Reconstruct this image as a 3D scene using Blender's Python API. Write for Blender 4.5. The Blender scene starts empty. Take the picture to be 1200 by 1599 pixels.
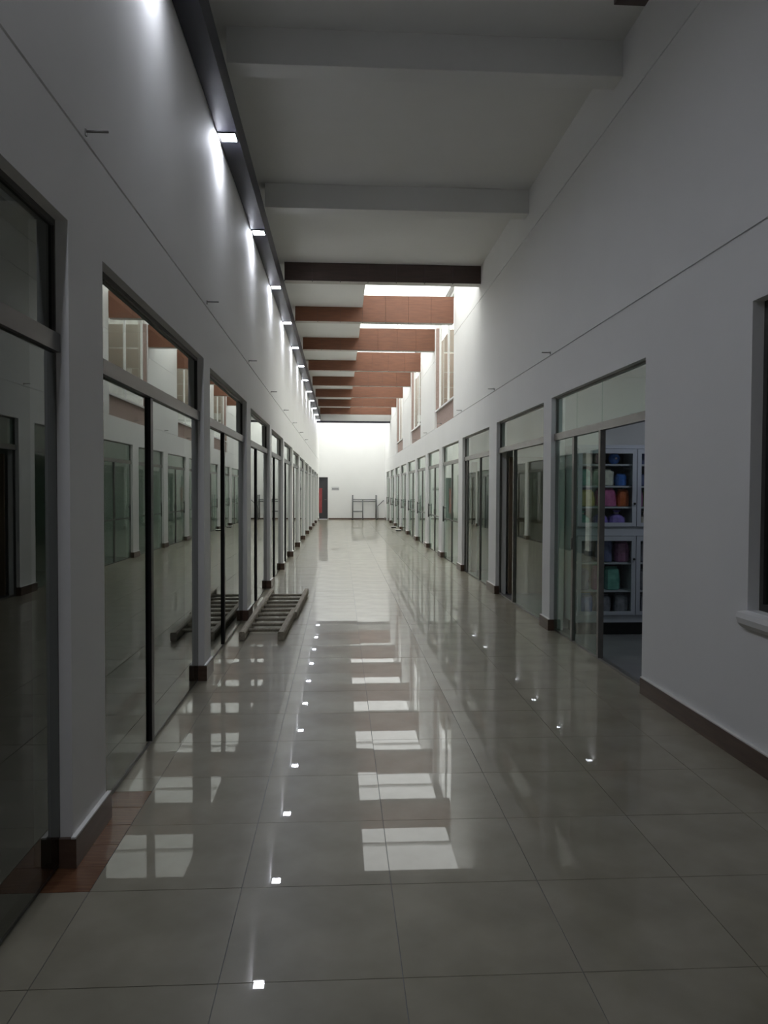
import bpy, bmesh, math, random
from mathutils import Vector, Matrix
random.seed(7)
S = bpy.context.scene
COL = S.collection

# ------------------------------------------------------------------ camera, sky, exposure
H_EYE, F_PX, YAW, PITCH, ROLL = 1.6, 1200.0, .0571, .0293, .004
cd = bpy.data.cameras.new('camera'); cam = bpy.data.objects.new('camera', cd); COL.objects.link(cam)
cd.sensor_fit = 'VERTICAL'; cd.sensor_height = 36.0; cd.lens = F_PX * 36.0 / 1599.0
cd.clip_start = .05; cd.clip_end = 300
fw = Vector((math.sin(YAW) * math.cos(PITCH), math.cos(YAW) * math.cos(PITCH), -math.sin(PITCH)))
r0 = Vector((math.cos(YAW), -math.sin(YAW), 0)); u0 = r0.cross(fw)
rr = math.cos(ROLL) * r0 + math.sin(ROLL) * u0; uu = -math.sin(ROLL) * r0 + math.cos(ROLL) * u0
cam.matrix_world = Matrix(((rr.x, uu.x, -fw.x, 0), (rr.y, uu.y, -fw.y, 0), (rr.z, uu.z, -fw.z, H_EYE), (0, 0, 0, 1)))
S.camera = cam
w = bpy.data.worlds.new('sky'); S.world = w; w.use_nodes = True
bg = w.node_tree.nodes['Background']; bg.inputs[0].default_value = (.98, .98, .965, 1); bg.inputs[1].default_value = 3.6
vs = S.view_settings; vs.view_transform = 'Standard'; vs.look = 'None'; vs.gamma = 1; vs.use_curve_mapping = False
vs.exposure = 0.3

# ------------------------------------------------------------------ materials
def mat(name, col, rough=.6, metal=0, noise=None, bump=0, bscale=200, spec=.5, coat=0):
    m = bpy.data.materials.new(name); m.use_nodes = True
    nt = m.node_tree; p = nt.nodes['Principled BSDF']
    p.inputs['Base Color'].default_value = (*col, 1); p.inputs['Roughness'].default_value = rough
    p.inputs['Metallic'].default_value = metal; p.inputs['Specular IOR Level'].default_value = spec
    if coat: p.inputs['Coat Weight'].default_value = coat; p.inputs['Coat Roughness'].default_value = .05
    tc = nt.nodes.new('ShaderNodeTexCoord')
    if noise:
        col2, sc, stretch = noise
        mp = nt.nodes.new('ShaderNodeMapping'); mp.inputs['Scale'].default_value = stretch
        nz = nt.nodes.new('ShaderNodeTexNoise'); nz.inputs['Scale'].default_value = sc; nz.inputs['Detail'].default_value = 6
        rp = nt.nodes.new('ShaderNodeValToRGB')
        rp.color_ramp.elements[0].position = .3; rp.color_ramp.elements[1].position = .7
        rp.color_ramp.elements[0].color = (*col, 1); rp.color_ramp.elements[1].color = (*col2, 1)
        nt.links.new(tc.outputs['Object'], mp.inputs[0]); nt.links.new(mp.outputs[0], nz.inputs[0])
        nt.links.new(nz.outputs[0], rp.inputs[0]); nt.links.new(rp.outputs[0], p.inputs['Base Color'])
    if bump:
        nb = nt.nodes.new('ShaderNodeTexNoise'); nb.inputs['Scale'].default_value = bscale; nb.inputs['Detail'].default_value = 3
        b = nt.nodes.new('ShaderNodeBump'); b.inputs['Strength'].default_value = bump; b.inputs['Distance'].default_value = .002
        nt.links.new(tc.outputs['Object'], nb.inputs[0]); nt.links.new(nb.outputs[0], b.inputs['Height']); nt.links.new(b.outputs[0], p.inputs['Normal'])
    return m

def glass_mat(name, tint, ior, rough=0.0):
    m = bpy.data.materials.new(name); m.use_nodes = True; nt = m.node_tree
    for n in list(nt.nodes):
        if n.type == 'BSDF_PRINCIPLED': nt.nodes.remove(n)
    out = [n for n in nt.nodes if n.type == 'OUTPUT_MATERIAL'][0]
    tr = nt.nodes.new('ShaderNodeBsdfTransparent'); tr.inputs[0].default_value = (*tint, 1)
    gl = nt.nodes.new('ShaderNodeBsdfGlossy'); gl.inputs['Roughness'].default_value = rough; gl.inputs[0].default_value = (.93, .96, .93, 1)
    fr = nt.nodes.new('ShaderNodeFresnel'); fr.inputs[0].default_value = ior
    mx = nt.nodes.new('ShaderNodeMixShader')
    ge = nt.nodes.new('ShaderNodeNewGeometry'); mt = nt.nodes.new('ShaderNodeMath'); mt.operation = 'SUBTRACT'; mt.use_clamp = True
    nt.links.new(fr.outputs[0], mt.inputs[0]); nt.links.new(ge.outputs['Backfacing'], mt.inputs[1])   # the pane reflects once, at its outer face
    nt.links.new(mt.outputs[0], mx.inputs[0]); nt.links.new(tr.outputs[0], mx.inputs[1]); nt.links.new(gl.outputs[0], mx.inputs[2])
    nt.links.new(mx.outputs[0], out.inputs[0])
    return m

def emit_mat(name, col, s):
    m = bpy.data.materials.new(name); m.use_nodes = True; p = m.node_tree.nodes['Principled BSDF']
    p.inputs['Base Color'].default_value = (*col, 1); p.inputs['Emission Color'].default_value = (*col, 1); p.inputs['Emission Strength'].default_value = s
    return m

def tile_mat():
    m = mat('porcelain_tile', (.23, .208, .155), .32, noise=((.32, .292, .225), 3.5, (1, 1, 1)), spec=.2, coat=.52)
    nt = m.node_tree; p = nt.nodes['Principled BSDF']; p.inputs['Coat Roughness'].default_value = .012
    tc = [n for n in nt.nodes if n.type == 'TEX_COORD'][0]
    nb = nt.nodes.new('ShaderNodeTexNoise'); nb.inputs['Scale'].default_value = 5; nb.inputs['Detail'].default_value = 2
    b = nt.nodes.new('ShaderNodeBump'); b.inputs['Strength'].default_value = .02; b.inputs['Distance'].default_value = .002
    nt.links.new(tc.outputs['Object'], nb.inputs[0]); nt.links.new(nb.outputs[0], b.inputs['Height']); nt.links.new(b.outputs[0], p.inputs['Normal']); nt.links.new(b.outputs[0], p.inputs['Coat Normal'])
    return m

M = {
 'wall': mat('white_plaster', (.84, .83, .81), .75, noise=((.87, .86, .84), 1.2, (1, 1, 1)), bump=.25, bscale=90),
 'wallr': mat('white_plaster_smooth', (.84, .84, .83), .7, noise=((.87, .87, .86), 1.0, (1, 1, 1)), bump=.2, bscale=90),
 'ceil': mat('ceiling_plaster', (.82, .82, .80), .85, noise=((.85, .85, .83), 1.5, (1, 1, 1))),
 'groove': mat('joint_shadow_grey', (.12, .12, .12), .9),
 'tile': tile_mat(),
 'slab': mat('grey_screed', (.16, .16, .165), .5, noise=((.2, .2, .2), 4, (1, 1, 1))),
 'woodtile': mat('brown_wood_tile', (.115, .05, .028), .22, noise=((.21, .10, .05), 7, (1, 9, 1))),
 'skirt': mat('brown_skirting', (.085, .05, .036), .3, noise=((.13, .08, .055), 9, (1, .4, 4))),
 'lip': mat('white_grout_lip', (.8, .79, .76), .7),
 'steel': mat('dark_steel', (.035, .036, .055), .38, metal=.3, noise=((.05, .05, .07), 3, (1, .2, 1))),
 'alu': mat('bronze_aluminium', (.085, .082, .075), .36, metal=.5, noise=((.10, .095, .088), 14, (1, .3, 1))),
 'alul': mat('grey_aluminium', (.21, .20, .185), .33, metal=.6, noise=((.26, .25, .235), 14, (1, .3, 1))),
 'dark': mat('black_profile', (.02, .02, .02), .4, noise=((.03, .03, .03), 9, (1, 1, 1))),
 'glass': glass_mat('shop_glass', (.80, .90, .84), 1.75),
 'glassl': glass_mat('tinted_shop_glass', (.42, .48, .43), 2.2),
 'clear': glass_mat('clear_glass', (.96, .97, .96), 1.5),
 'clad': mat('red_brown_cladding', (.125, .046, .022), .5, noise=((.18, .068, .032), 5, (.7, 1, 6)), bump=.2, bscale=40),
 'clad2': mat('dark_brown_cladding', (.06, .038, .034), .5, noise=((.085, .055, .048), 5, (.7, 1, 6)), bump=.2, bscale=40),
 'bottom': mat('beam_soffit', (.55, .52, .48), .7, noise=((.6, .57, .53), 4, (1, 1, 1))),
 'pvc': mat('white_frame', (.8, .8, .79), .45, noise=((.83, .83, .82), 4, (1, 1, 1))),
 'beige': mat('beige_render', (.17, .155, .12), .9, noise=((.22, .205, .165), 1.3, (1, 1, .4)), bump=.4, bscale=30),
 'brick': mat('pinkish_brick', (.33, .24, .21), .85, noise=((.40, .30, .265), 10, (1, 1, 3)), bump=.4, bscale=30),
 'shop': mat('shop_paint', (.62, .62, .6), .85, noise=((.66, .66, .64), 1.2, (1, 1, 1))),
 'shopd': mat('shaded_shop_paint', (.36, .35, .33), .85, noise=((.4, .39, .37), 1.2, (1, 1, 1))),  # gloom of the unlit rooms put into a greyer paint
 'oldwood': mat('weathered_wood', (.27, .235, .18), .75, noise=((.42, .375, .30), 9, (6, .5, 6)), bump=.4, bscale=40),
 'door': mat('dark_door_paint', (.05, .05, .055), .5, noise=((.065, .065, .07), 3, (1, 1, .3))),
 'brownwood': mat('brown_door_wood', (.16, .11, .07), .5, noise=((.22, .16, .10), 6, (6, 6, .5))),
 'red': mat('red_paint', (.30, .045, .05), .45, noise=((.36, .07, .07), 6, (1, 1, 1))),
 'galv': mat('scaffold_steel', (.16, .165, .17), .5, metal=.4, noise=((.24, .24, .24), 12, (1, 1, 1))),
 'cab': mat('grey_white_cabinet', (.50, .52, .58), .45, noise=((.54, .56, .61), 3, (1, 1, 1))),
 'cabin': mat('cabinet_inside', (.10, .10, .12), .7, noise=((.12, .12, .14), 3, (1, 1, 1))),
 'sign': mat('grey_sign_plate', (.62, .63, .63), .4, noise=((.66, .67, .67), 5, (1, 1, 1))),
 'signd': mat('sign_print', (.2, .2, .21), .5, noise=((.45, .45, .46), 45, (1, 1, .5))),
 'shopfill': emit_mat('added_light_diffuser', (.8, .87, 1.0), 26.0),  # glowing face of the light added to brighten the cabinet
 'lamp': emit_mat('lamp_lens', (.85, .89, 1.0), 165.0),
}

# ------------------------------------------------------------------ mesh helpers
def bx(bm, x0, x1, y0, y1, z0, z1):
    v = [bm.verts.new(p) for p in ((x0, y0, z0), (x1, y0, z0), (x1, y1, z0), (x0, y1, z0), (x0, y0, z1), (x1, y0, z1), (x1, y1, z1), (x0, y1, z1))]
    for f in ((0, 3, 2, 1), (4, 5, 6, 7), (0, 1, 5, 4), (1, 2, 6, 5), (2, 3, 7, 6), (3, 0, 4, 7)): bm.faces.new([v[i] for i in f])

def tube(bm, a, b, r, n=10, r2=None):
    a, b = Vector(a), Vector(b); d = (b - a).normalized()
    s = d.orthogonal().normalized(); t = d.cross(s); r2 = r if r2 is None else r2
    A = [bm.verts.new(a + (s * math.cos(k * 2 * math.pi / n) + t * math.sin(k * 2 * math.pi / n)) * r) for k in range(n)]
    B = [bm.verts.new(b + (s * math.cos(k * 2 * math.pi / n) + t * math.sin(k * 2 * math.pi / n)) * r2) for k in range(n)]
    for k in range(n): bm.faces.new((A[k], A[(k + 1) % n], B[(k + 1) % n], B[k]))
    bm.faces.new(A[::-1]); bm.faces.new(B)

def obj(name, bm, m, parent=None, bevel=0, smooth=False):
    bmesh.ops.recalc_face_normals(bm, faces=bm.faces)
    me = bpy.data.meshes.new(name); bm.to_mesh(me); bm.free()
    if smooth:
        for p in me.polygons: p.use_smooth = True
    me.materials.append(M[m])
    o = bpy.data.objects.new(name, me); COL.objects.link(o)
    if parent: o.parent = parent
    if bevel:
        b = o.modifiers.new('bevel', 'BEVEL'); b.width = bevel; b.segments = 2; b.limit_method = 'ANGLE'
    return o

def boxes(name, m, lst, parent=None, bevel=0):
    bm = bmesh.new()
    for b in lst: bx(bm, *b)
    return obj(name, bm, m, parent, bevel)

def tag(o, label, cat, group=None, kind=None):
    o['label'] = label; o['category'] = cat
    if group: o['group'] = group
    if kind: o['kind'] = kind
    return o

def empty(name, loc=(0, 0, 0)):
    o = bpy.data.objects.new(name, None); COL.objects.link(o); o.empty_display_size = .1; o.location = loc
    return o

def child(o, parent):           # parent keeping world placement
    o.parent = parent; o.matrix_parent_inverse = Matrix.Translation(-parent.location); return o

ORD = ['first', 'second', 'third', 'fourth', 'fifth', 'sixth', 'seventh', 'eighth', 'ninth', 'tenth', 'eleventh', 'twelfth', 'thirteenth', 'fourteenth', 'fifteenth']

# ------------------------------------------------------------------ layout (metres; x across, y along the arcade)
XL, XR = -1.127, 2.388
Y0, Y1 = -5.0, 41.0
ZC, ZB, ZTOP = 5.41, 5.11, 5.66          # ceiling, beam soffit, skylight curb
ZG1, ZG2 = 3.13, 4.855                    # joints in the plaster
T = .16                                   # wall thickness
LP = [(3.28, 3.74), (6.45, 6.75), (9.38, 9.78), (12.42, 12.75), (15.32, 15.62), (18.25, 18.55), (21.35, 21.65), (24.5, 24.8),
      (27.5, 27.8), (30.5, 30.8), (33.5, 33.8), (36.4, 36.7)]
RP = [(8.61, 8.94), (11.66, 12.25), (14.95, 15.45), (18.0, 18.5), (21.0, 21.5), (24.0, 24.5), (27.25, 27.75), (30.4, 30.9), (33.5, 34.0), (36.6, 37.1)]
LO = [(.6, 3.28)] + [(LP[i][1], LP[i + 1][0]) for i in range(len(LP) - 1)] + [(36.7, 39.3)]
RO = [(5.92, 8.61)] + [(RP[i][1], RP[i + 1][0]) for i in range(len(RP) - 1)] + [(37.1, 39.7)]
headL = lambda y: 2.725 - .0095 * y
headR = lambda y: 2.675 - .0045 * y
WIN = (1.9, 4.36, .90, 2.70)              # near right window y0,y1,z0,z1
UPW = [(16.2, 19.47), (22.85, 26.15), (29.4, 32.7)]   # upper window bays in the right wall
BEAMS = [3.25, 6.5, 9.75, 13.08, 16.2, 19.47, 22.85, 26.15, 29.4, 32.7, 36.1]

# ------------------------------------------------------------------ floor
XS = [-1.20, -.99, -.39, .21, .81, 1.41, 2.01, 2.46]
YA = 2.465
fl = boxes('floor', 'slab', [(-5.2, 6.6, Y0 - 6, Y1 + 1.5, -.12, -.004)])
tag(fl, 'polished cream tiled floor running the length of the arcade', 'floor', kind='structure')
tcache = {}
def tile(xa, xb, ya, yb, m='tile', name='floor_tile'):
    key = (round(xb - xa, 3), round(yb - ya, 3), m); g = .0015
    if key not in tcache:
        bm = bmesh.new(); sx, sy = (xb - xa) / 2 - g, (yb - ya) / 2 - g
        bx(bm, -sx, sx, -sy, sy, -.01, 0); me = bpy.data.meshes.new(name); bmesh.ops.recalc_face_normals(bm, faces=bm.faces)
        bm.to_mesh(me); bm.free(); me.materials.append(M[m]); tcache[key] = me
    o = bpy.data.objects.new(name, tcache[key]); COL.objects.link(o); o.parent = fl
    o.location = ((xa + xb) / 2, (ya + yb) / 2, random.uniform(-.0004, .0002))
    o.rotation_euler = (random.gauss(0, .0004), random.gauss(0, .0004), 0)
    return o
BR0, BR1 = 3.065, 4.085
rows = [YA + .6 * j for j in range(-2, 22)]
for ya in rows[:-1]:
    for i in range(len(XS) - 1):
        if i == 0 and ya + .6 > BR0 + .01 and ya < BR1 - .01: continue
        tile(XS[i], XS[i + 1], ya, ya + .6)
for k in range(5):
    tile(XS[0], XS[1], BR0 + k * .204, BR0 + (k + 1) * .204, 'woodtile', 'wood_tile')
tile(XS[0], XS[1], BR1, 4.265)
bm = bmesh.new()
for j in range(-12, 65):
    ya = YA + .6 * j
    if -2 <= j < 21 or ya + .6 > Y1 + .2: continue
    for i in range(len(XS) - 1):
        bx(bm, XS[i] + .0015, XS[i + 1] - .0015, ya + .0015, ya + .5985, -.01, random.uniform(-.0003, .0002))
far = obj('distant_floor_tiles', bm, 'tile', fl); far['kind'] = 'stuff'

# ------------------------------------------------------------------ walls
def wall(name, side, X, openings, head, extra, ztop, gaps_up, m):
    """side -1: solid lies at x<X ; +1: x>X.  extra: list of (y0,y1,z0,z1) further holes low"""
    a, b = (X - T, X) if side < 0 else (X, X + T)
    g = .012                                                   # joint depth
    ai, bi = (X - T, X - g) if side < 0 else (X + g, X + T)
    bm = bmesh.new(); J = .007
    holes = sorted([(o0, o1, 0, head((o0 + o1) / 2)) for o0, o1 in openings] + extra)
    y = Y0
    for (o0, o1, z0, z1) in holes:
        if o0 > y: bx(bm, a, b, y, o0, 0, ZG1 - J)
        if z0 > 0: bx(bm, a, b, o0, o1, 0, z0)
        bx(bm, a, b, o0, o1, z1, ZG1 - J); y = o1
    bx(bm, a, b, y, Y1, 0, ZG1 - J)
    y = Y0
    segs = []
    for (u0, u1) in gaps_up: segs.append((y, u0)); y = u1
    segs.append((y, Y1))
    for (s0, s1) in segs:
        bx(bm, ai, bi, s0, s1, ZG1 - J, ZG1 + J)
        bx(bm, a, b, s0, s1, ZG1 + J, ZG2 - J)
        bx(bm, ai, bi, s0, s1, ZG2 - J, ZG2 + J)
        bx(bm, a, b, s0, s1, ZG2 + J, ztop)
    return obj(name, bm, m)
wl = wall('wall_left', -1, XL, LO, headL, [], ZC + .3, [], 'wall')
tag(wl, 'left white plaster wall with shopfront openings and one straight joint', 'wall', kind='structure')
wr = wall('wall_right', 1, XR, RO, headR, [WIN], ZC + .6, UPW, 'wallr')
tag(wr, 'right white plaster wall with shopfronts below and tall daylight windows above', 'wall', kind='structure')
# end wall with a doorway at its left
we = boxes('wall_end', 'wallr', [(-2.4, -1.14, Y1, Y1 + .2, 0, 6.6), (-1.14, -.66, Y1, Y1 + .2, 2.24, 6.6), (-.66, 4.4, Y1, Y1 + .2, 0, 2.725),
     (-.66, 4.4, Y1 + .008, Y1 + .2, 2.725, 2.737), (-.66, 4.4, Y1, Y1 + .2, 2.737, 6.6)])
tag(we, 'bright white wall closing the far end of the arcade', 'wall', kind='structure')
# wall behind the photographer, with an entrance
wb = boxes('wall_back', 'wall', [(-5.2, 6.6, Y0 - .2, Y0, 0, 5.7)])
tag(wb, 'white wall closing the arcade behind the viewpoint', 'wall', kind='structure')
# skirtings: one per pilaster / wall stretch, each with its pale top edge
def skirting(name, side, X, y0, y1, label, ends=True):
    p = .022
    xs = (X, X + p) if side < 0 else (X - p, X)
    lst = [(xs[0], xs[1], y0 - (p if ends else 0), y1 + (p if ends else 0), 0.001, .125)]
    if ends:                                                   # return along the jambs
        ja, jb = (X - .05, X) if side < 0 else (X, X + .05)
        lst += [(ja, jb, y0 - p, y0, 0.001, .125), (ja, jb, y1, y1 + p, 0.001, .125)]
    o = boxes(name, 'skirt', lst); tag(o, label, 'skirting', kind='structure')
    xl = (X, X + p * .9) if side < 0 else (X - p * .9, X)
    boxes('pale_top_edge', 'lip', [(xl[0], xl[1], y0 - (p if ends else 0), y1 + (p if ends else 0), .125, .133)], o)
for i, (a, b) in enumerate(LP):
    skirting('baseboard_left_%d' % (i + 1), -1, XL, a, b, 'brown skirting at the foot of the %s pier along the left wall' % ORD[i])
skirting('baseboard_left_13', -1, XL, 39.3, Y1 - .03, 'brown skirting on the left wall beside the end doorway', False)
skirting('baseboard_right_1', 1, XR, Y0 + .02, 5.90, 'long brown skirting under the window on the near right wall', False)
for i, (a, b) in enumerate(RP):
    skirting('baseboard_right_%d' % (i + 2), 1, XR, a, b, 'brown skirting at the foot of the %s pier along the right wall' % ORD[i])
skirting('baseboard_right_12', 1, XR, 39.72, Y1 - .03, 'brown skirting on the right wall in the far corner', False)
be = boxes('baseboard_end', 'skirt', [(-.62, 2.36, Y1 - .02, Y1, 0.001, .07)]); tag(be, 'low brown skirting along the bright end wall', 'skirting', kind='structure')

# ------------------------------------------------------------------ ceiling and skylight
SKX = .46
ce = boxes('ceiling', 'ceil', [(-1.28, 2.54, Y0 - .2, BEAMS[3] + .12, ZC, ZC + .2), (-1.28, SKX, BEAMS[3] + .12, 36.8, ZC, ZC + .2)])
tag(ce, 'white plaster ceiling with an open skylight strip on its right side', 'ceiling', kind='structure')
# skylight: bars and panes over the open strip
sk = empty('window_skylight', (1.4, 13.2, 5.98)); tag(sk, 'long glazed skylight above the brown beams on the right', 'skylight', kind='structure')
ys = [13.2] + [b + .1 for b in BEAMS[4:]] + [36.85]
ROOF = 6.02
child(boxes('curb', 'pvc', [(SKX - .06, SKX, 13.2, 36.8, ZC + .2, ROOF), (XR + .0, XR + T, 13.2, 36.8, ZC + .6, ROOF)]), sk)
for i in range(len(ys) - 1):
    child(boxes('glazing_bar', 'pvc', [(SKX - .06, XR + T, ys[i] - .025, ys[i] + .025, ROOF, ROOF + .06)]), sk)
    child(boxes('pane', 'clear', [(SKX - .06, XR + T, ys[i] + .025, ys[i + 1] - .025, ROOF + .02, ROOF + .026)]), sk)
sk2 = empty('window_end_skylight', (.6, 39, 6.0)); tag(sk2, 'glazed roof over the far end flooding the end wall', 'skylight', kind='structure')
for i in range(5):
    xa = -1.28 + i * .76
    child(boxes('glazing_bar', 'pvc', [(xa - .02, xa + .02, 37.1, Y1 + .1, ROOF, ROOF + .06)]), sk2)
    child(boxes('pane', 'clear', [(xa + .02, xa + .74, 37.1, Y1 + .1, ROOF + .02, ROOF + .026)]), sk2)

# ------------------------------------------------------------------ roof beams
for i, y in enumerate(BEAMS):
    y1 = y + .22
    if i < 3:
        o = boxes('roof_beam', 'ceil', [(-.945, XR, y, y1, ZB, ZC)], bevel=.004)
        tag(o, ['plain white roof beam overhead nearest the viewpoint', 'plain white roof beam at the top of the picture', 'plain white roof beam just before the brown ones'][i], 'beam', 'plain roof beams')
        continue
    r = empty('roof_beam', (0.7, y, ZB))
    tag(r, '%s brown clad roof beam counted from the viewpoint' % ORD[i - 3], 'beam', 'brown roof beams over the arcade')
    top = ZC if i == 3 else ZTOP
    lst = [(-.945, XR - .002, y + .02, y1, ZB + .015, ZC)]
    if i > 3: lst.append((SKX + .002, XR - .002, y + .02, y1, ZC, top))
    child(boxes('core', 'clad2', lst), r)
    child(boxes('soffit_strip', 'bottom', [(-.945, XR - .002, y + .02, y1, ZB, ZB + .015)]), r)
    n = 8; xa, xb = -.945, XR - .002
    edges = [xa + (SKX - xa) * k / 3 for k in range(3)] + [SKX + (xb - SKX) * k / 4 for k in range(5)]
    for k in range(len(edges) - 1):
        e0, e1 = edges[k] + .002, edges[k + 1] - .002
        zt = ZC - .002 if (k < 3 or i == 3) else top
        p = child(boxes('cladding_panel', 'clad2' if i == 3 else 'clad', [(e0, e1, y, y + .02, ZB - .002, zt)]), r)
        if i < 8:
            child_pin = boxes('fixing_clip', 'dark', [(e0 - .006, e0 + .006, y - .004, y + .05, ZB - .012, ZB - .002)], p)
lb = empty('roof_beam', (.7, 36.8, 4.8)); tag(lb, 'deep white roof beam in front of the glazed far end', 'beam')
child(boxes('core', 'ceil', [(-1.12, XR - .002, 36.8, 37.1, 4.86, 6.1)]), lb)
child(boxes('soffit_plate', 'steel', [(-1.12, XR - .002, 36.82, 37.08, 4.78, 4.86)]), lb)
# dark brown stub by the right wall top
o = boxes('timber_bracket', 'clad2', [(1.97, 2.2, 5.3, 5.56, 5.11, 5.41)]); tag(o, 'dark brown timber stub under the ceiling at top right', 'bracket')

# ------------------------------------------------------------------ steel channel with wall washers
ch = boxes('steel_channel', 'steel', [(XL + .004, -.945, Y0 + .02, 36.78, 4.84, 5.08)])
tag(ch, 'long dark steel channel running high along the left wall', 'beam')
nl = 0
for k in range(-3, 12):
    y = 7.24 + 2.63 * k
    if y > 36.5: break
    L = empty('wall_light', (-1.042, y, 4.84))
    vis = k >= 0
    tag(L, ('%s lit square lamp along the dark steel channel' % ORD[k]) if vis else '%s square lamp in the channel above and behind the viewpoint' % ORD[k + 3], 'lamp', 'square lamps in the steel channel')
    boxes('housing', 'dark', [(-.083, .083, -.09, -.082, -.012, 0), (-.083, .083, .082, .09, -.012, 0), (-.083, -.059, -.082, .082, -.012, 0), (.076, .083, -.082, .082, -.012, 0)], L)
    boxes('lens', 'lamp', [(-.058, .075, -.081, .081, -.009, -.001)], L)
    ld = bpy.data.lights.new('lamp_beam', 'SPOT'); ld.energy = 7; ld.color = (.55, .70, 1.0); ld.spot_size = math.radians(30); ld.spot_blend = .9; ld.shadow_soft_size = .03
    lo = bpy.data.objects.new('lamp_beam', ld); COL.objects.link(lo); lo.parent = L; lo.location = (-.02, 0, -.03); lo.rotation_euler = (0, math.radians(-7), 0)

# ------------------------------------------------------------------ shopfronts
ZT0, ZT1 = 2.16, 2.235
def shopfront(idx, side, X, y0, y1, head, label, mull, gl, fr, kindx, gap=None, seams=(), handle=False):
    W = empty('window_%d' % idx, (X, (y0 + y1) / 2, 0)); tag(W, label, 'shopfront', kind='structure')
    s = side; d0, d1, gx, gl0 = .052, .085, .068, .055
    def b(name, m, ya, yb, za, zb, da=d0, db=d1, bevel=0, par=None):
        xa, xb = sorted((X + s * da, X + s * db))
        o = boxes(name, m, [(xa, xb, ya, yb, za, zb)], None, bevel); child(o, W) if par is None else child(o, par); return o
    b('jamb_frame', fr, y0, y0 + .012, 0, head); b('jamb_frame', fr, y1 - .012, y1, 0, head)
    b('head_frame', fr, y0 + .012, y1 - .012, head - .025, head)
    b('transom_bar', fr, y0 + .012, y1 - .012, ZT0, ZT1, .03, .085)
    b('threshold_track', fr, y0 + .012, y1 - .012, 0.001, .022, d0 + .005, d1 + .02)
    e = .004
    ts = [y0 + .012] + list(seams) + [y1 - .012]
    for i in range(len(ts) - 1): b('transom_pane', gl, ts[i] + .002, ts[i + 1] - .002, ZT1, head - .025, gx - e, gx + e)
    segs = []
    if gap: segs = [(y0 + .012, gap[0])] if gap[0] > y0 + .3 else []; segs += [(gap[1], y1 - .012)] if gap[1] < y1 - .3 else []
    else: segs = [(y0 + .012, y1 - .012)]
    for (a, c) in segs:
        cuts = [a] + [q for q in mull if a + .1 < q < c - .1] + [c]
        for i in range(len(cuts) - 1):
            off = .010 * ((i + 1) % 2)
            b('glass_pane', gl, cuts[i] + .002, cuts[i + 1] - .002, .022, ZT0, gl0 - e + off, gl0 + e + off)
        for q in cuts[1:-1]:
            st = b('door_stile', 'dark' if side < 0 else fr, q - .03, q + .03, .022, ZT0, .042, .075)
            if side > 0: child(boxes('lock', 'alul', [(X + .03, X + .042, q - .015, q + .015, .98, 1.10)]), st)
    if gap:
        b('door_stile', fr, gap[0] - .025, gap[0] + .025, .022, ZT0, .035, .085) if gap[0] > y0 + .3 else b('door_stile', fr, gap[1] - .025, gap[1] + .025, .022, ZT0, .035, .085)
    if handle:
        yh = y1 - .22; bm = bmesh.new()
        xx = X + .012
        tube(bm, (xx, yh, .86), (xx, yh, 1.22), .014, 8); tube(bm, (xx, yh, .9), (X + .05, yh, .9), .01, 6); tube(bm, (xx, yh, 1.18), (X + .05, yh, 1.18), .01, 6)
        child(obj('pull_handle', bm, 'dark', None, smooth=True), W)
        b('door_rail', 'alul', y0 + .1, y1 - .1, .92, .945, .038, .05)
    return W
wi = 0
for i, (a, b_) in enumerate(LO):
    wi += 1
    lab = ['tall tinted shop window at the left edge of the picture', 'second left shopfront, tinted glass reflecting the opposite wall', 'third left shopfront, mirroring the ladder lying beside it'][i] if i < 3 else '%s shopfront of tinted glass along the left wall' % ORD[i]
    shopfront(wi, -1, XL, a, b_, headL((a + b_) / 2), lab, [a + 1.12] if i else [a + 1.25], 'glassl', 'alu', 'l')
for i, (a, b_) in enumerate(RO):
    wi += 1
    if i == 0: shopfront(wi, 1, XR, a, b_, headR(a), 'right shopfront with sliding door open onto the toy cabinet', [7.92], 'glass', 'alul', 'r', gap=(5.92, 7.08), seams=(7.11, 7.88))
    elif i == 1: shopfront(wi, 1, XR, a, b_, headR(a), 'second right shopfront with a dark door gap at its far side', [], 'glass', 'alul', 'r', gap=(10.66, 11.66))
    elif i == 2: shopfront(wi, 1, XR, a, b_, headR(a), 'third right shopfront with a brown wooden strip at its far side', [13.3], 'glass', 'alul', 'r', gap=(14.58, 14.95))
    else: shopfront(wi, 1, XR, a, b_, headR(a), '%s shopfront of clear glass along the right wall' % ORD[i], [a + 1.25], 'glass', 'alul', 'r', handle=True)
# near right window with sill
wi += 1
W = empty('window_%d' % wi, (XR, WIN[1], WIN[2])); tag(W, 'dark glazed window with sill in the near right wall', 'window', kind='structure')
fx0, fx1 = XR + .07, XR + .11
child(boxes('window_frame', 'alu', [(fx0, fx1, WIN[0], WIN[0] + .04, WIN[2], WIN[3]), (fx0, fx1, WIN[1] - .04, WIN[1], WIN[2], WIN[3]), (fx0, fx1, WIN[0] + .04, WIN[1] - .04, WIN[2], WIN[2] + .04),
      (fx0, fx1, WIN[0] + .04, WIN[1] - .04, WIN[3] - .04, WIN[3]), (fx0, fx1, 3.1, 3.14, WIN[2] + .04, WIN[3] - .04)]), W)
child(boxes('pane', 'glass', [(XR + .088, XR + .094, WIN[0] + .04, 3.1, WIN[2] + .04, WIN[3] - .04)]), W)
child(boxes('pane', 'glass', [(XR + .088, XR + .094, 3.14, WIN[1] - .04, WIN[2] + .04, WIN[3] - .04)]), W)
bm = bmesh.new()                                               # sill with a rounded underside
prof = [(XR + .06, .90), (XR - .05, .89), (XR - .055, .86), (XR - .045, .825), (XR - .02, .80), (XR, .79), (XR + .06, .79)]
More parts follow.
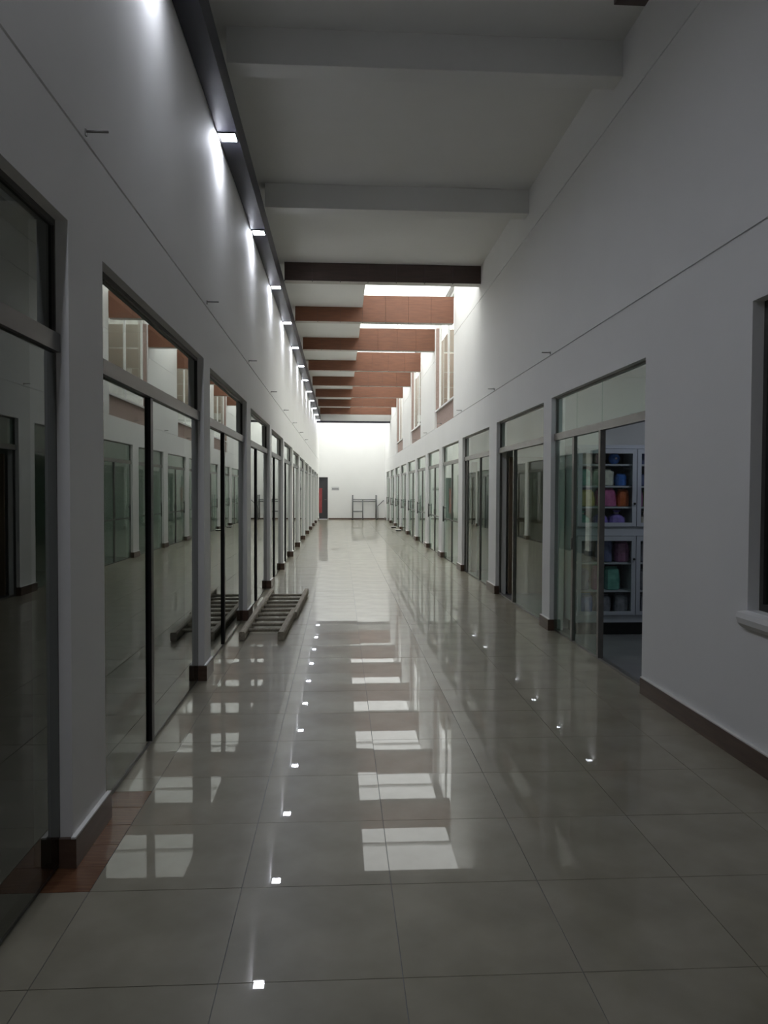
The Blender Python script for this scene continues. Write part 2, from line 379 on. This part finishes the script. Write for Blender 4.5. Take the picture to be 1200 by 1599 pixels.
A = [bm.verts.new((x, WIN[0] - .08, z)) for x, z in prof]; B = [bm.verts.new((x, WIN[1] + .03, z)) for x, z in prof]
A2 = [(x, z) for x, z in prof]
for k in range(len(prof)): bm.faces.new((A[k], A[(k + 1) % len(prof)], B[(k + 1) % len(prof)], B[k]))
bm.faces.new(A[::-1]); bm.faces.new(B)
child(obj('window_sill', bm, 'wallr'), W)
# upper windows
for i, (a, b_) in enumerate(UPW):
    wi += 1
    U = empty('window_%d' % wi, (XR, (a + b_) / 2, ZG1)); tag(U, '%s tall daylight window high in the right wall under the skylight' % ORD[i], 'window', kind='structure')
    xa, xb = XR + .10, XR + T
    child(boxes('sill_panel', 'brick', [(XR + .06, xb, a, b_, ZG1 - .007, 3.56)]), U)
    child(boxes('window_sill', 'pvc', [(XR + .02, xb, a, b_, 3.56, 3.60)]), U)
    child(boxes('reveal', 'brick', [(XR + .03, xb, b_ - .09, b_, 3.60, ZTOP), (XR + .03, xb, a, a + .09, 3.60, ZTOP)]), U)
    y0, y1 = a + .09, b_ - .09; mid = (y0 + y1) / 2
    for q in (y0, mid - .03, y1 - .06): child(boxes('mullion', 'pvc', [(xa, xb - .01, q, q + .06, 3.60, ZTOP + .3)]), U)
    for p0, p1 in ((y0 + .06, mid - .03), (mid + .03, y1 - .06)): child(boxes('pane', 'clear', [(xa + .02, xa + .026, p0, p1, 3.60, ZTOP + .26)]), U)
    child(boxes('head_frame', 'pvc', [(xa, xb, a, b_, ZTOP + .26, ZTOP + .35)]), U)
# outside: neighbouring wall beyond the low shop roofs
nb = boxes('wall_neighbour', 'beige', [(3.75, 3.95, 10, 60, 4.5, 7.1)]); tag(nb, 'beige rendered wall outside the tall upper windows', 'wall', kind='structure')
boxes('white_lower_band', 'wallr', [(3.72, 3.95, 10, 60, 3.0, 4.5)], nb)

# ------------------------------------------------------------------ shop rooms behind both walls
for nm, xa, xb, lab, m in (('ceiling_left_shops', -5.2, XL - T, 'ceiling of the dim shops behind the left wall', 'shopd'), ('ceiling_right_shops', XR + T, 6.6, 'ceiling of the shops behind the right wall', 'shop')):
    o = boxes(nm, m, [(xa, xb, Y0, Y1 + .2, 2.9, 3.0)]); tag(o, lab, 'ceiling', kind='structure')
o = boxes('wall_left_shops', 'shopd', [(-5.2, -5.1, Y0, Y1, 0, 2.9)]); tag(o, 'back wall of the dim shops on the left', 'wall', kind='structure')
rw = [(RO[k][0] + .5, RO[k][1] - .4) for k in range(3, len(RO))]  # unseen rear openings, added so daylight brightens the right shops
lst = []; yq = Y0
for (q0, q1) in rw:
    lst += [(6.5, 6.6, yq, q0, 0, 2.9), (6.5, 6.6, q0, q1, 0, 1.0), (6.5, 6.6, q0, q1, 2.6, 2.9)]; yq = q1
lst.append((6.5, 6.6, yq, Y1, 0, 2.9))
o = boxes('wall_right_shops', 'shop', lst)
for (q0, q1) in rw:
    boxes('added_rear_pane', 'clear', [(6.54, 6.546, q0, q1, 1.0, 2.6)], o); boxes('added_rear_bar', 'pvc', [(6.52, 6.57, (q0 + q1) / 2 - .02, (q0 + q1) / 2 + .02, 1.0, 2.6)], o)
o = o; tag(o, 'back wall of the shops on the right', 'wall', kind='structure')
for i, (a, b_) in enumerate(LP):
    c_ = (a + b_) / 2
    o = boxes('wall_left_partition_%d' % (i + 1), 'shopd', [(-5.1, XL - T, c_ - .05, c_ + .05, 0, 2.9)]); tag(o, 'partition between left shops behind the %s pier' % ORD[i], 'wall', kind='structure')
for i, (a, b_) in enumerate([(5.0, 5.2)] + RP):
    c_ = (a + b_) / 2
    o = boxes('wall_right_partition_%d' % (i + 1), 'shop', [(XR + T, 6.5, c_ - .05, c_ + .05, 0, 2.9)]); tag(o, 'partition between right shops, %s from the viewpoint' % ORD[i], 'wall', kind='structure')
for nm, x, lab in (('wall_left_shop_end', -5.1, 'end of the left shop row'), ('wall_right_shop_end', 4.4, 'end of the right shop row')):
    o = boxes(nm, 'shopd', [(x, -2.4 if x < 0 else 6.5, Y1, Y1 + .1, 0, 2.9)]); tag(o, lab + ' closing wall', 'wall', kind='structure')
o = boxes('wooden_board', 'brownwood', [(XR + .18, XR + .75, 11.56, 11.60, .02, 2.1)]); tag(o, 'brown wooden panel standing in the dark door gap on the right', 'panel')
o = boxes('wood_post', 'brownwood', [(XR + .17, XR + .27, 14.80, 14.90, 0, 2.14)]); tag(o, 'brown wooden post in the third right doorway', 'post')

# ------------------------------------------------------------------ sign pegs on the joint
def peg(side, X, y, z, lab):
    bm = bmesh.new(); s = -side
    tube(bm, (X - s * .01, y, z), (X + s * .10, y, z), .006, 8)
    r = obj('sign_peg', bm, 'alul', None, smooth=True); tag(r, lab, 'peg', 'metal pegs along the wall joints')
    boxes('peg_plate', 'alul', [(min(X, X + s * .006), max(X, X + s * .006), y - .011, y + .011, z - .02, z + .008)], r)
for i, (a, b_) in enumerate(LP[:8]): peg(-1, XL, (a + b_) / 2, 3.175, '%s small metal peg sticking out of the left wall' % ORD[i])
for i, (a, b_) in enumerate(RP[:6]): peg(1, XR, (a + b_) / 2 - .1, 3.165, '%s small metal peg sticking out of the right wall' % ORD[i])

# ------------------------------------------------------------------ ladder on the floor
ld_ = empty('wooden_ladder', (-.85, 8.2, 0)); tag(ld_, 'weathered wooden ladder lying flat on the floor by the left wall', 'ladder')
def rail(pts, wd, hh, name):
    bm = bmesh.new(); prev = None
    for (x, y, z) in pts:
        ring = [bm.verts.new((x + sx * wd / 2, y, z + sz * hh / 2)) for sx, sz in ((-1, -.7), (-.7, -1), (.7, -1), (1, -.7), (1, .7), (.7, 1), (-.7, 1), (-1, .7))]
        if prev:
            for k in range(8): bm.faces.new((prev[k], prev[(k + 1) % 8], ring[(k + 1) % 8], ring[k]))
        else: bm.faces.new(ring[::-1])
        prev = ring
    bm.faces.new(prev); return child(obj(name, bm, 'oldwood'), ld_)
rail([(-1.03, 8.12, .05), (-1.035, 9.5, .052), (-1.02, 11.55, .055)], .065, .09, 'rail')
rail([(-.62, 8.10, .05), (-.60, 9.0, .052), (-.575, 9.75, .052)], .07, .095, 'rail')
rail([(-.555, 9.45, .05), (-.53, 10.5, .055), (-.50, 11.6, .06)], .06, .085, 'rail')
for k in range(9):
    y = 8.42 + k * .345; bm = bmesh.new()
    xr = -.62 + (y - 8.1) * .034
    tube(bm, (-1.03, y, .06), (xr, y, .06), .019, 10)
    child(obj('rung', bm, 'oldwood', None, smooth=True), ld_)

# ------------------------------------------------------------------ far end: door, red panel, sign, scaffold, step slabs
D = empty('door_1', (-.9, Y1, 0)); tag(D, 'dark narrow door at the left of the bright end wall', 'door', kind='structure')
child(boxes('door_leaf', 'door', [(-1.11, -.69, Y1 + .10, Y1 + .14, .01, 2.21)]), D)
child(boxes('door_frame', 'door', [(-1.138, -1.11, Y1 + .02, Y1 + .16, 0, 2.238), (-.69, -.662, Y1 + .02, Y1 + .16, 0, 2.238), (-1.11, -.69, Y1 + .02, Y1 + .16, 2.21, 2.238)]), D)
bm = bmesh.new(); tube(bm, (-.74, Y1 + .1, 1.05), (-.74, Y1 + .05, 1.05), .012, 8); tube(bm, (-.74, Y1 + .05, 1.05), (-.84, Y1 + .05, 1.05), .01, 8)
child(obj('door_handle', bm, 'alul', None, smooth=True), D)
o = empty('red_cabinet', (-1.03, Y1 - .12, .33)); tag(o, 'tall red box hanging at the dark end doorway', 'box')
child(boxes('body', 'red', [(-1.12, -.96, Y1 - .16, Y1 - .02, .34, 1.60)], None, .01), o)
child(boxes('lid', 'red', [(-1.12, -.95, Y1 - .17, Y1 - .01, 1.605, 1.66)], None, .008), o)
child(boxes('door_panel', 'red', [(-1.105, -.975, Y1 - .172, Y1 - .162, 1.02, 1.57)]), o)
child(boxes('door_panel', 'red', [(-1.105, -.975, Y1 - .172, Y1 - .162, .38, .97)]), o)
o = empty('wall_sign', (-.25, Y1 - .01, 1.63)); tag(o, 'small grey sign plate on the end wall beside the door', 'sign')
child(boxes('plate', 'sign', [(-.46, -.05, Y1 - .018, Y1 - .003, 1.54, 1.73)], None, .004), o)
child(boxes('print', 'signd', [(-.43, -.08, Y1 - .020, Y1 - .018, 1.575, 1.665)]), o)
sc = empty('scaffold_frame', (1.3, Y1 - .6, 0)); tag(sc, 'grey steel scaffold frame standing against the bright end wall', 'scaffold')
def bar(a, b, r=.024, name='tube'):
    bm = bmesh.new(); tube(bm, a, b, r, 8); child(obj(name, bm, 'galv', None, smooth=True), sc)
ya, yb = Y1 - .85, Y1 - .12
for y in (ya, yb):
    for x in (.66, 1.90): bar((x, y, 0), (x, y, 1.30), .03, 'post')
bar((1.18, ya, 0), (1.18, ya, 1.04), .03, 'post')
for y in (ya, yb):
    for z in (.96, 1.06): bar((.66, y, z), (1.90, y, z), .022, 'cross_bar')
    bar((.66, y, .44), (1.18, y, .44), .022, 'cross_bar')
for x in (.66, 1.90):
    for z in (.10, 1.04): bar((x, ya, z), (x, yb, z), .02, 'cross_bar')
bm = bmesh.new(); tube(bm, (2.0, Y1 - .12, .72), (2.32, Y1 - .06, 1.02), .02, 8); tube(bm, (2.0, Y1 - .12, .72), (2.02, Y1 - .12, 0.0), .02, 8)
o = obj('bent_pipe', bm, 'galv', None, smooth=True); tag(o, 'thin bent grey pipe leaning in the far right corner', 'pipe')
for i, y in enumerate((29.6, 32.3)):
    o = empty('step_slab', (2.2, y, 0)); tag(o, ['nearer', 'farther'][i] + ' low white slab on the floor by the right piers', 'slab', 'low white slabs by the right piers')
    child(boxes('slab_top', 'lip', [(2.14, 2.36, y - .15, y + .15, .04, .055)], None, .004), o)
    child(boxes('slab_foot', 'dark', [(2.16, 2.35, y - .13, y + .13, 0, .04)]), o)

# added light, out of view, brightening the open shop and its cabinet
sl = empty('added_shop_light', (3.7, 7.2, 2.9)); tag(sl, 'added unseen round light brightening the shop with the display cabinet', 'lamp')
bm = bmesh.new(); tube(bm, (0, 0, 0), (0, 0, -.03), .15, 24); obj('added_light_base', bm, 'pvc', sl)
bm = bmesh.new(); tube(bm, (0, 0, -.03), (0, 0, -.07), .14, 24, .11); obj('diffuser', bm, 'shopfill', sl)
# ------------------------------------------------------------------ display cabinet with goods (right, open door)
CY0, CY1, CX0, CX1 = 8.30, 8.70, 2.58, 4.20
K = empty('display_cabinet', (3.3, CY0, 0)); tag(K, 'pale grey display cabinet full of wrapped goods inside the open right shop', 'cabinet')
def kb(name, m, *b, bevel=0, par=None): o = boxes(name, m, [b], None, bevel); child(o, K); return o
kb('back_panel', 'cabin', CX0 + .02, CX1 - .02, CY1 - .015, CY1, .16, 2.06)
kb('top_panel', 'cab', CX0, CX1, CY0, CY1, 2.06, 2.10); kb('base_rail', 'cab', CX0, CX1, CY0, CY1, .14, .22)
kb('plinth', 'dark', CX0 + .05, CX1 - .05, CY0 + .06, CY1 - .02, 0.001, .14)
kb('side_panel', 'cab', CX0, CX0 + .02, CY0, CY1 - .015, .22, 2.06); kb('side_panel', 'cab', CX1 - .02, CX1, CY0, CY1 - .015, .22, 2.06)
kb('middle_rail', 'cab', CX0 + .02, CX1 - .02, CY0, CY1 - .015, 1.10, 1.20)
SHV = [.22, .49, .80, 1.20, 1.42, 1.65, 1.89]
for z in SHV:
    if z in (.22, 1.20): continue
    kb('shelf', 'cab', CX0 + .02, CX1 - .02, CY0 + .03, CY1 - .015, z - .018, z)
bays = [CX0 + .02, 3.26, 3.80, CX1 - .02]
for x in bays[1:-1]:
    kb('divider', 'cab', x - .012, x + .012, CY0 + .03, CY1 - .015, .22, 1.1); kb('divider', 'cab', x - .012, x + .012, CY0 + .03, CY1 - .015, 1.2, 2.06)
for j in range(3):
    xa, xb = bays[j] + .004, bays[j + 1] - .004
    for (za, zb) in ((.225, 1.095), (1.205, 2.055)):
        dr = boxes('cabinet_door', 'cab', [(xa, xa + .045, CY0 - .02, CY0, za, zb), (xb - .045, xb, CY0 - .02, CY0, za, zb), (xa + .045, xb - .045, CY0 - .02, CY0, za, za + .04), (xa + .045, xb - .045, CY0 - .02, CY0, zb - .05, zb)])
        child(dr, K)
        boxes('door_glass', 'clear', [(xa + .045, xb - .045, CY0 - .012, CY0 - .008, za + .04, zb - .05)], dr)
        zk = za + .25 if za > 1 else zb - .25
        bm = bmesh.new(); tube(bm, (xb - .022, CY0 - .02, zk), (xb - .022, CY0 - .04, zk), .012, 10); obj('knob', bm, 'dark', dr, smooth=True)

def goods_mat(name, col, rough=.18):
    M[name] = mat('wrap_' + name, col, rough, noise=(tuple(min(1, c * 1.5 + .04) for c in col), 14, (1, 1, 1)), coat=.8)
PAL = {'pink': (.42, .10, .26), 'blue': (.04, .15, .50), 'violet': (.22, .16, .48), 'clearish': (.55, .56, .48), 'orange': (.45, .10, .02), 'green': (.14, .35, .05),
       'mint': (.12, .36, .30), 'navy': (.08, .10, .22), 'grey': (.22, .22, .26), 'yellow': (.50, .40, .10), 'cream': (.5, .46, .4), 'mauve': (.25, .10, .2)}
for k_, v_ in PAL.items(): goods_mat(k_, v_)

def bag(x, y, z, wd, dp, ht, m, label, knot=True, cat='bag'):
    """cellophane bag: bulging body, gathered neck and a flared top"""
    bm = bmesh.new(); n = 14; prev = None
    prof = [(0, .80), (.06, 1.0), (.3, 1.04), (.55, .95), (.70, .62), (.78, .26), (.84, .24), (1.0, .52)] if knot else [(0, .86), (.05, 1.0), (.5, 1.03), (.92, .98), (1.0, .82)]
    rnd = random.Random(hash((round(x, 3), round(z, 3))) & 0xffff)
    for t, r in prof:
        ring = []
        for k in range(n):
            a = 2 * math.pi * k / n; q = 3.2 if (r > .7) else 2
            cx, sy = math.cos(a), math.sin(a); f = (abs(cx) ** q + abs(sy) ** q) ** (-1 / q)
            jit = 1 + rnd.uniform(-.05, .05)
            ring.append(bm.verts.new((cx * f * r * wd / 2 * jit, sy * f * r * dp / 2 * jit, t * ht)))
        if prev:
            for k in range(n): bm.faces.new((prev[k], prev[(k + 1) % n], ring[(k + 1) % n], ring[k]))
        else: bm.faces.new(ring[::-1])
        prev = ring
    bm.faces.new(prev)
    o = obj('gift_bag' if knot else 'wrapped_pack', bm, m); o.location = (x, y, z); tag(o, label, cat, 'goods in the display cabinet')
    if knot:
        b2 = bmesh.new(); tube(b2, (0, 0, ht * .77), (0, 0, ht * .85), wd * .16, 10); obj('ribbon', b2, 'lip', o, smooth=True)
    else:
        boxes('seal_strip', m, [(-wd * .40, wd * .40, -.004, .004, ht, ht + .016)], o)
    return o
def ball(x, y, z, r, m, label):
    bm = bmesh.new(); bmesh.ops.create_uvsphere(bm, u_segments=20, v_segments=12, radius=r)
    o = obj('toy_ball', bm, m, None, smooth=True); o.location = (x, y, z + r); tag(o, label, 'ball', 'goods in the display cabinet')
    b2 = bmesh.new(); tube(b2, (0, -r * .99, 0), (0, -r * 1.03, 0), r * .18, 10); obj('valve_patch', b2, 'lip', o)
yf = CY0 + .15
G = [  # x, shelf, w, h, colour, kind, label
 (2.72, 1.89, .14, .12, 'cream', 0, 'cream wrapped pack on the top cabinet shelf behind glass'),
 (2.90, 1.89, .10, .13, 'mauve', 0, 'small mauve pack beside the blue ball on the top shelf'),
 (3.06, 1.89, .13, .13, 'blue', 2, 'blue ball on the top cabinet shelf'),
 (3.40, 1.89, .14, .11, 'navy', 0, 'dark pack on the top shelf right of the divider'),
 (2.705, 1.65, .16, .17, 'mint', 0, 'mint wrapped pack on the second shelf behind glass'),
 (2.93, 1.65, .23, .17, 'clearish', 0, 'shiny clear and yellow pack on the second cabinet shelf'),
 (3.14, 1.65, .12, .12, 'blue', 0, 'small blue pack on the second cabinet shelf'),
 (3.40, 1.65, .16, .12, 'navy', 0, 'dark pack on the second shelf right of the divider'),
 (2.735, 1.42, .19, .17, 'yellow', 0, 'yellow pack on the third shelf behind glass'),
 (2.96, 1.42, .22, .19, 'pink', 0, 'pink wrapped pack on the third cabinet shelf'),
 (3.16, 1.42, .13, .18, 'orange', 0, 'orange red pack on the third cabinet shelf'),
 (3.34, 1.42, .10, .17, 'mauve', 0, 'dark mauve pack right of the divider on the third shelf'),
 (3.45, 1.42, .10, .19, 'green', 0, 'green pack on the third cabinet shelf at the door edge'),
 (2.70, 1.20, .16, .17, 'mint', 1, 'mint gift bag behind glass above the middle rail'),
 (2.91, 1.20, .15, .18, 'violet', 1, 'left violet gift bag above the middle rail'),
 (3.09, 1.20, .18, .18, 'violet', 1, 'wide violet gift bag above the middle rail near the divider'),
 (3.42, 1.20, .15, .17, 'cream', 1, 'pale gift bag above the middle rail right of the divider'),
 (2.72, .80, .18, .24, 'grey', 0, 'grey pack behind glass below the middle rail'),
 (2.95, .80, .18, .25, 'navy', 0, 'dark blue pack below the middle rail'),
 (3.15, .80, .16, .22, 'mauve', 0, 'dark mauve pack below the middle rail by the divider'),
 (3.42, .80, .18, .22, 'grey', 0, 'grey pack below the middle rail right of the divider'),
 (2.70, .49, .16, .22, 'navy', 0, 'dark blue pack behind glass on the lower shelf'),
 (2.87, .49, .10, .25, 'pink', 0, 'narrow pink pack on the lower shelf'),
 (3.04, .49, .17, .24, 'mint', 0, 'mint green pack on the lower shelf'),
 (3.42, .49, .17, .21, 'grey', 0, 'grey pack on the lower shelf right of the divider'),
 (2.74, .22, .17, .21, 'blue', 0, 'blue pack behind glass on the lowest shelf'),
 (2.94, .22, .17, .20, 'grey', 0, 'left grey pack on the lowest shelf'),
 (3.15, .22, .15, .21, 'grey', 0, 'grey pack on the lowest shelf by the divider'),
 (3.42, .22, .17, .20, 'grey', 0, 'grey pack on the lowest shelf right of the divider'),
]
for (x, z, wd, h, c_, kd, lab) in G:
    if kd == 2: ball(x, yf, z, wd / 2, c_, lab)
    else: bag(x, yf, z + .001, wd, min(.2, wd * 1.1), h, c_, lab, knot=(kd == 1), cat='bag' if kd == 1 else 'pack')
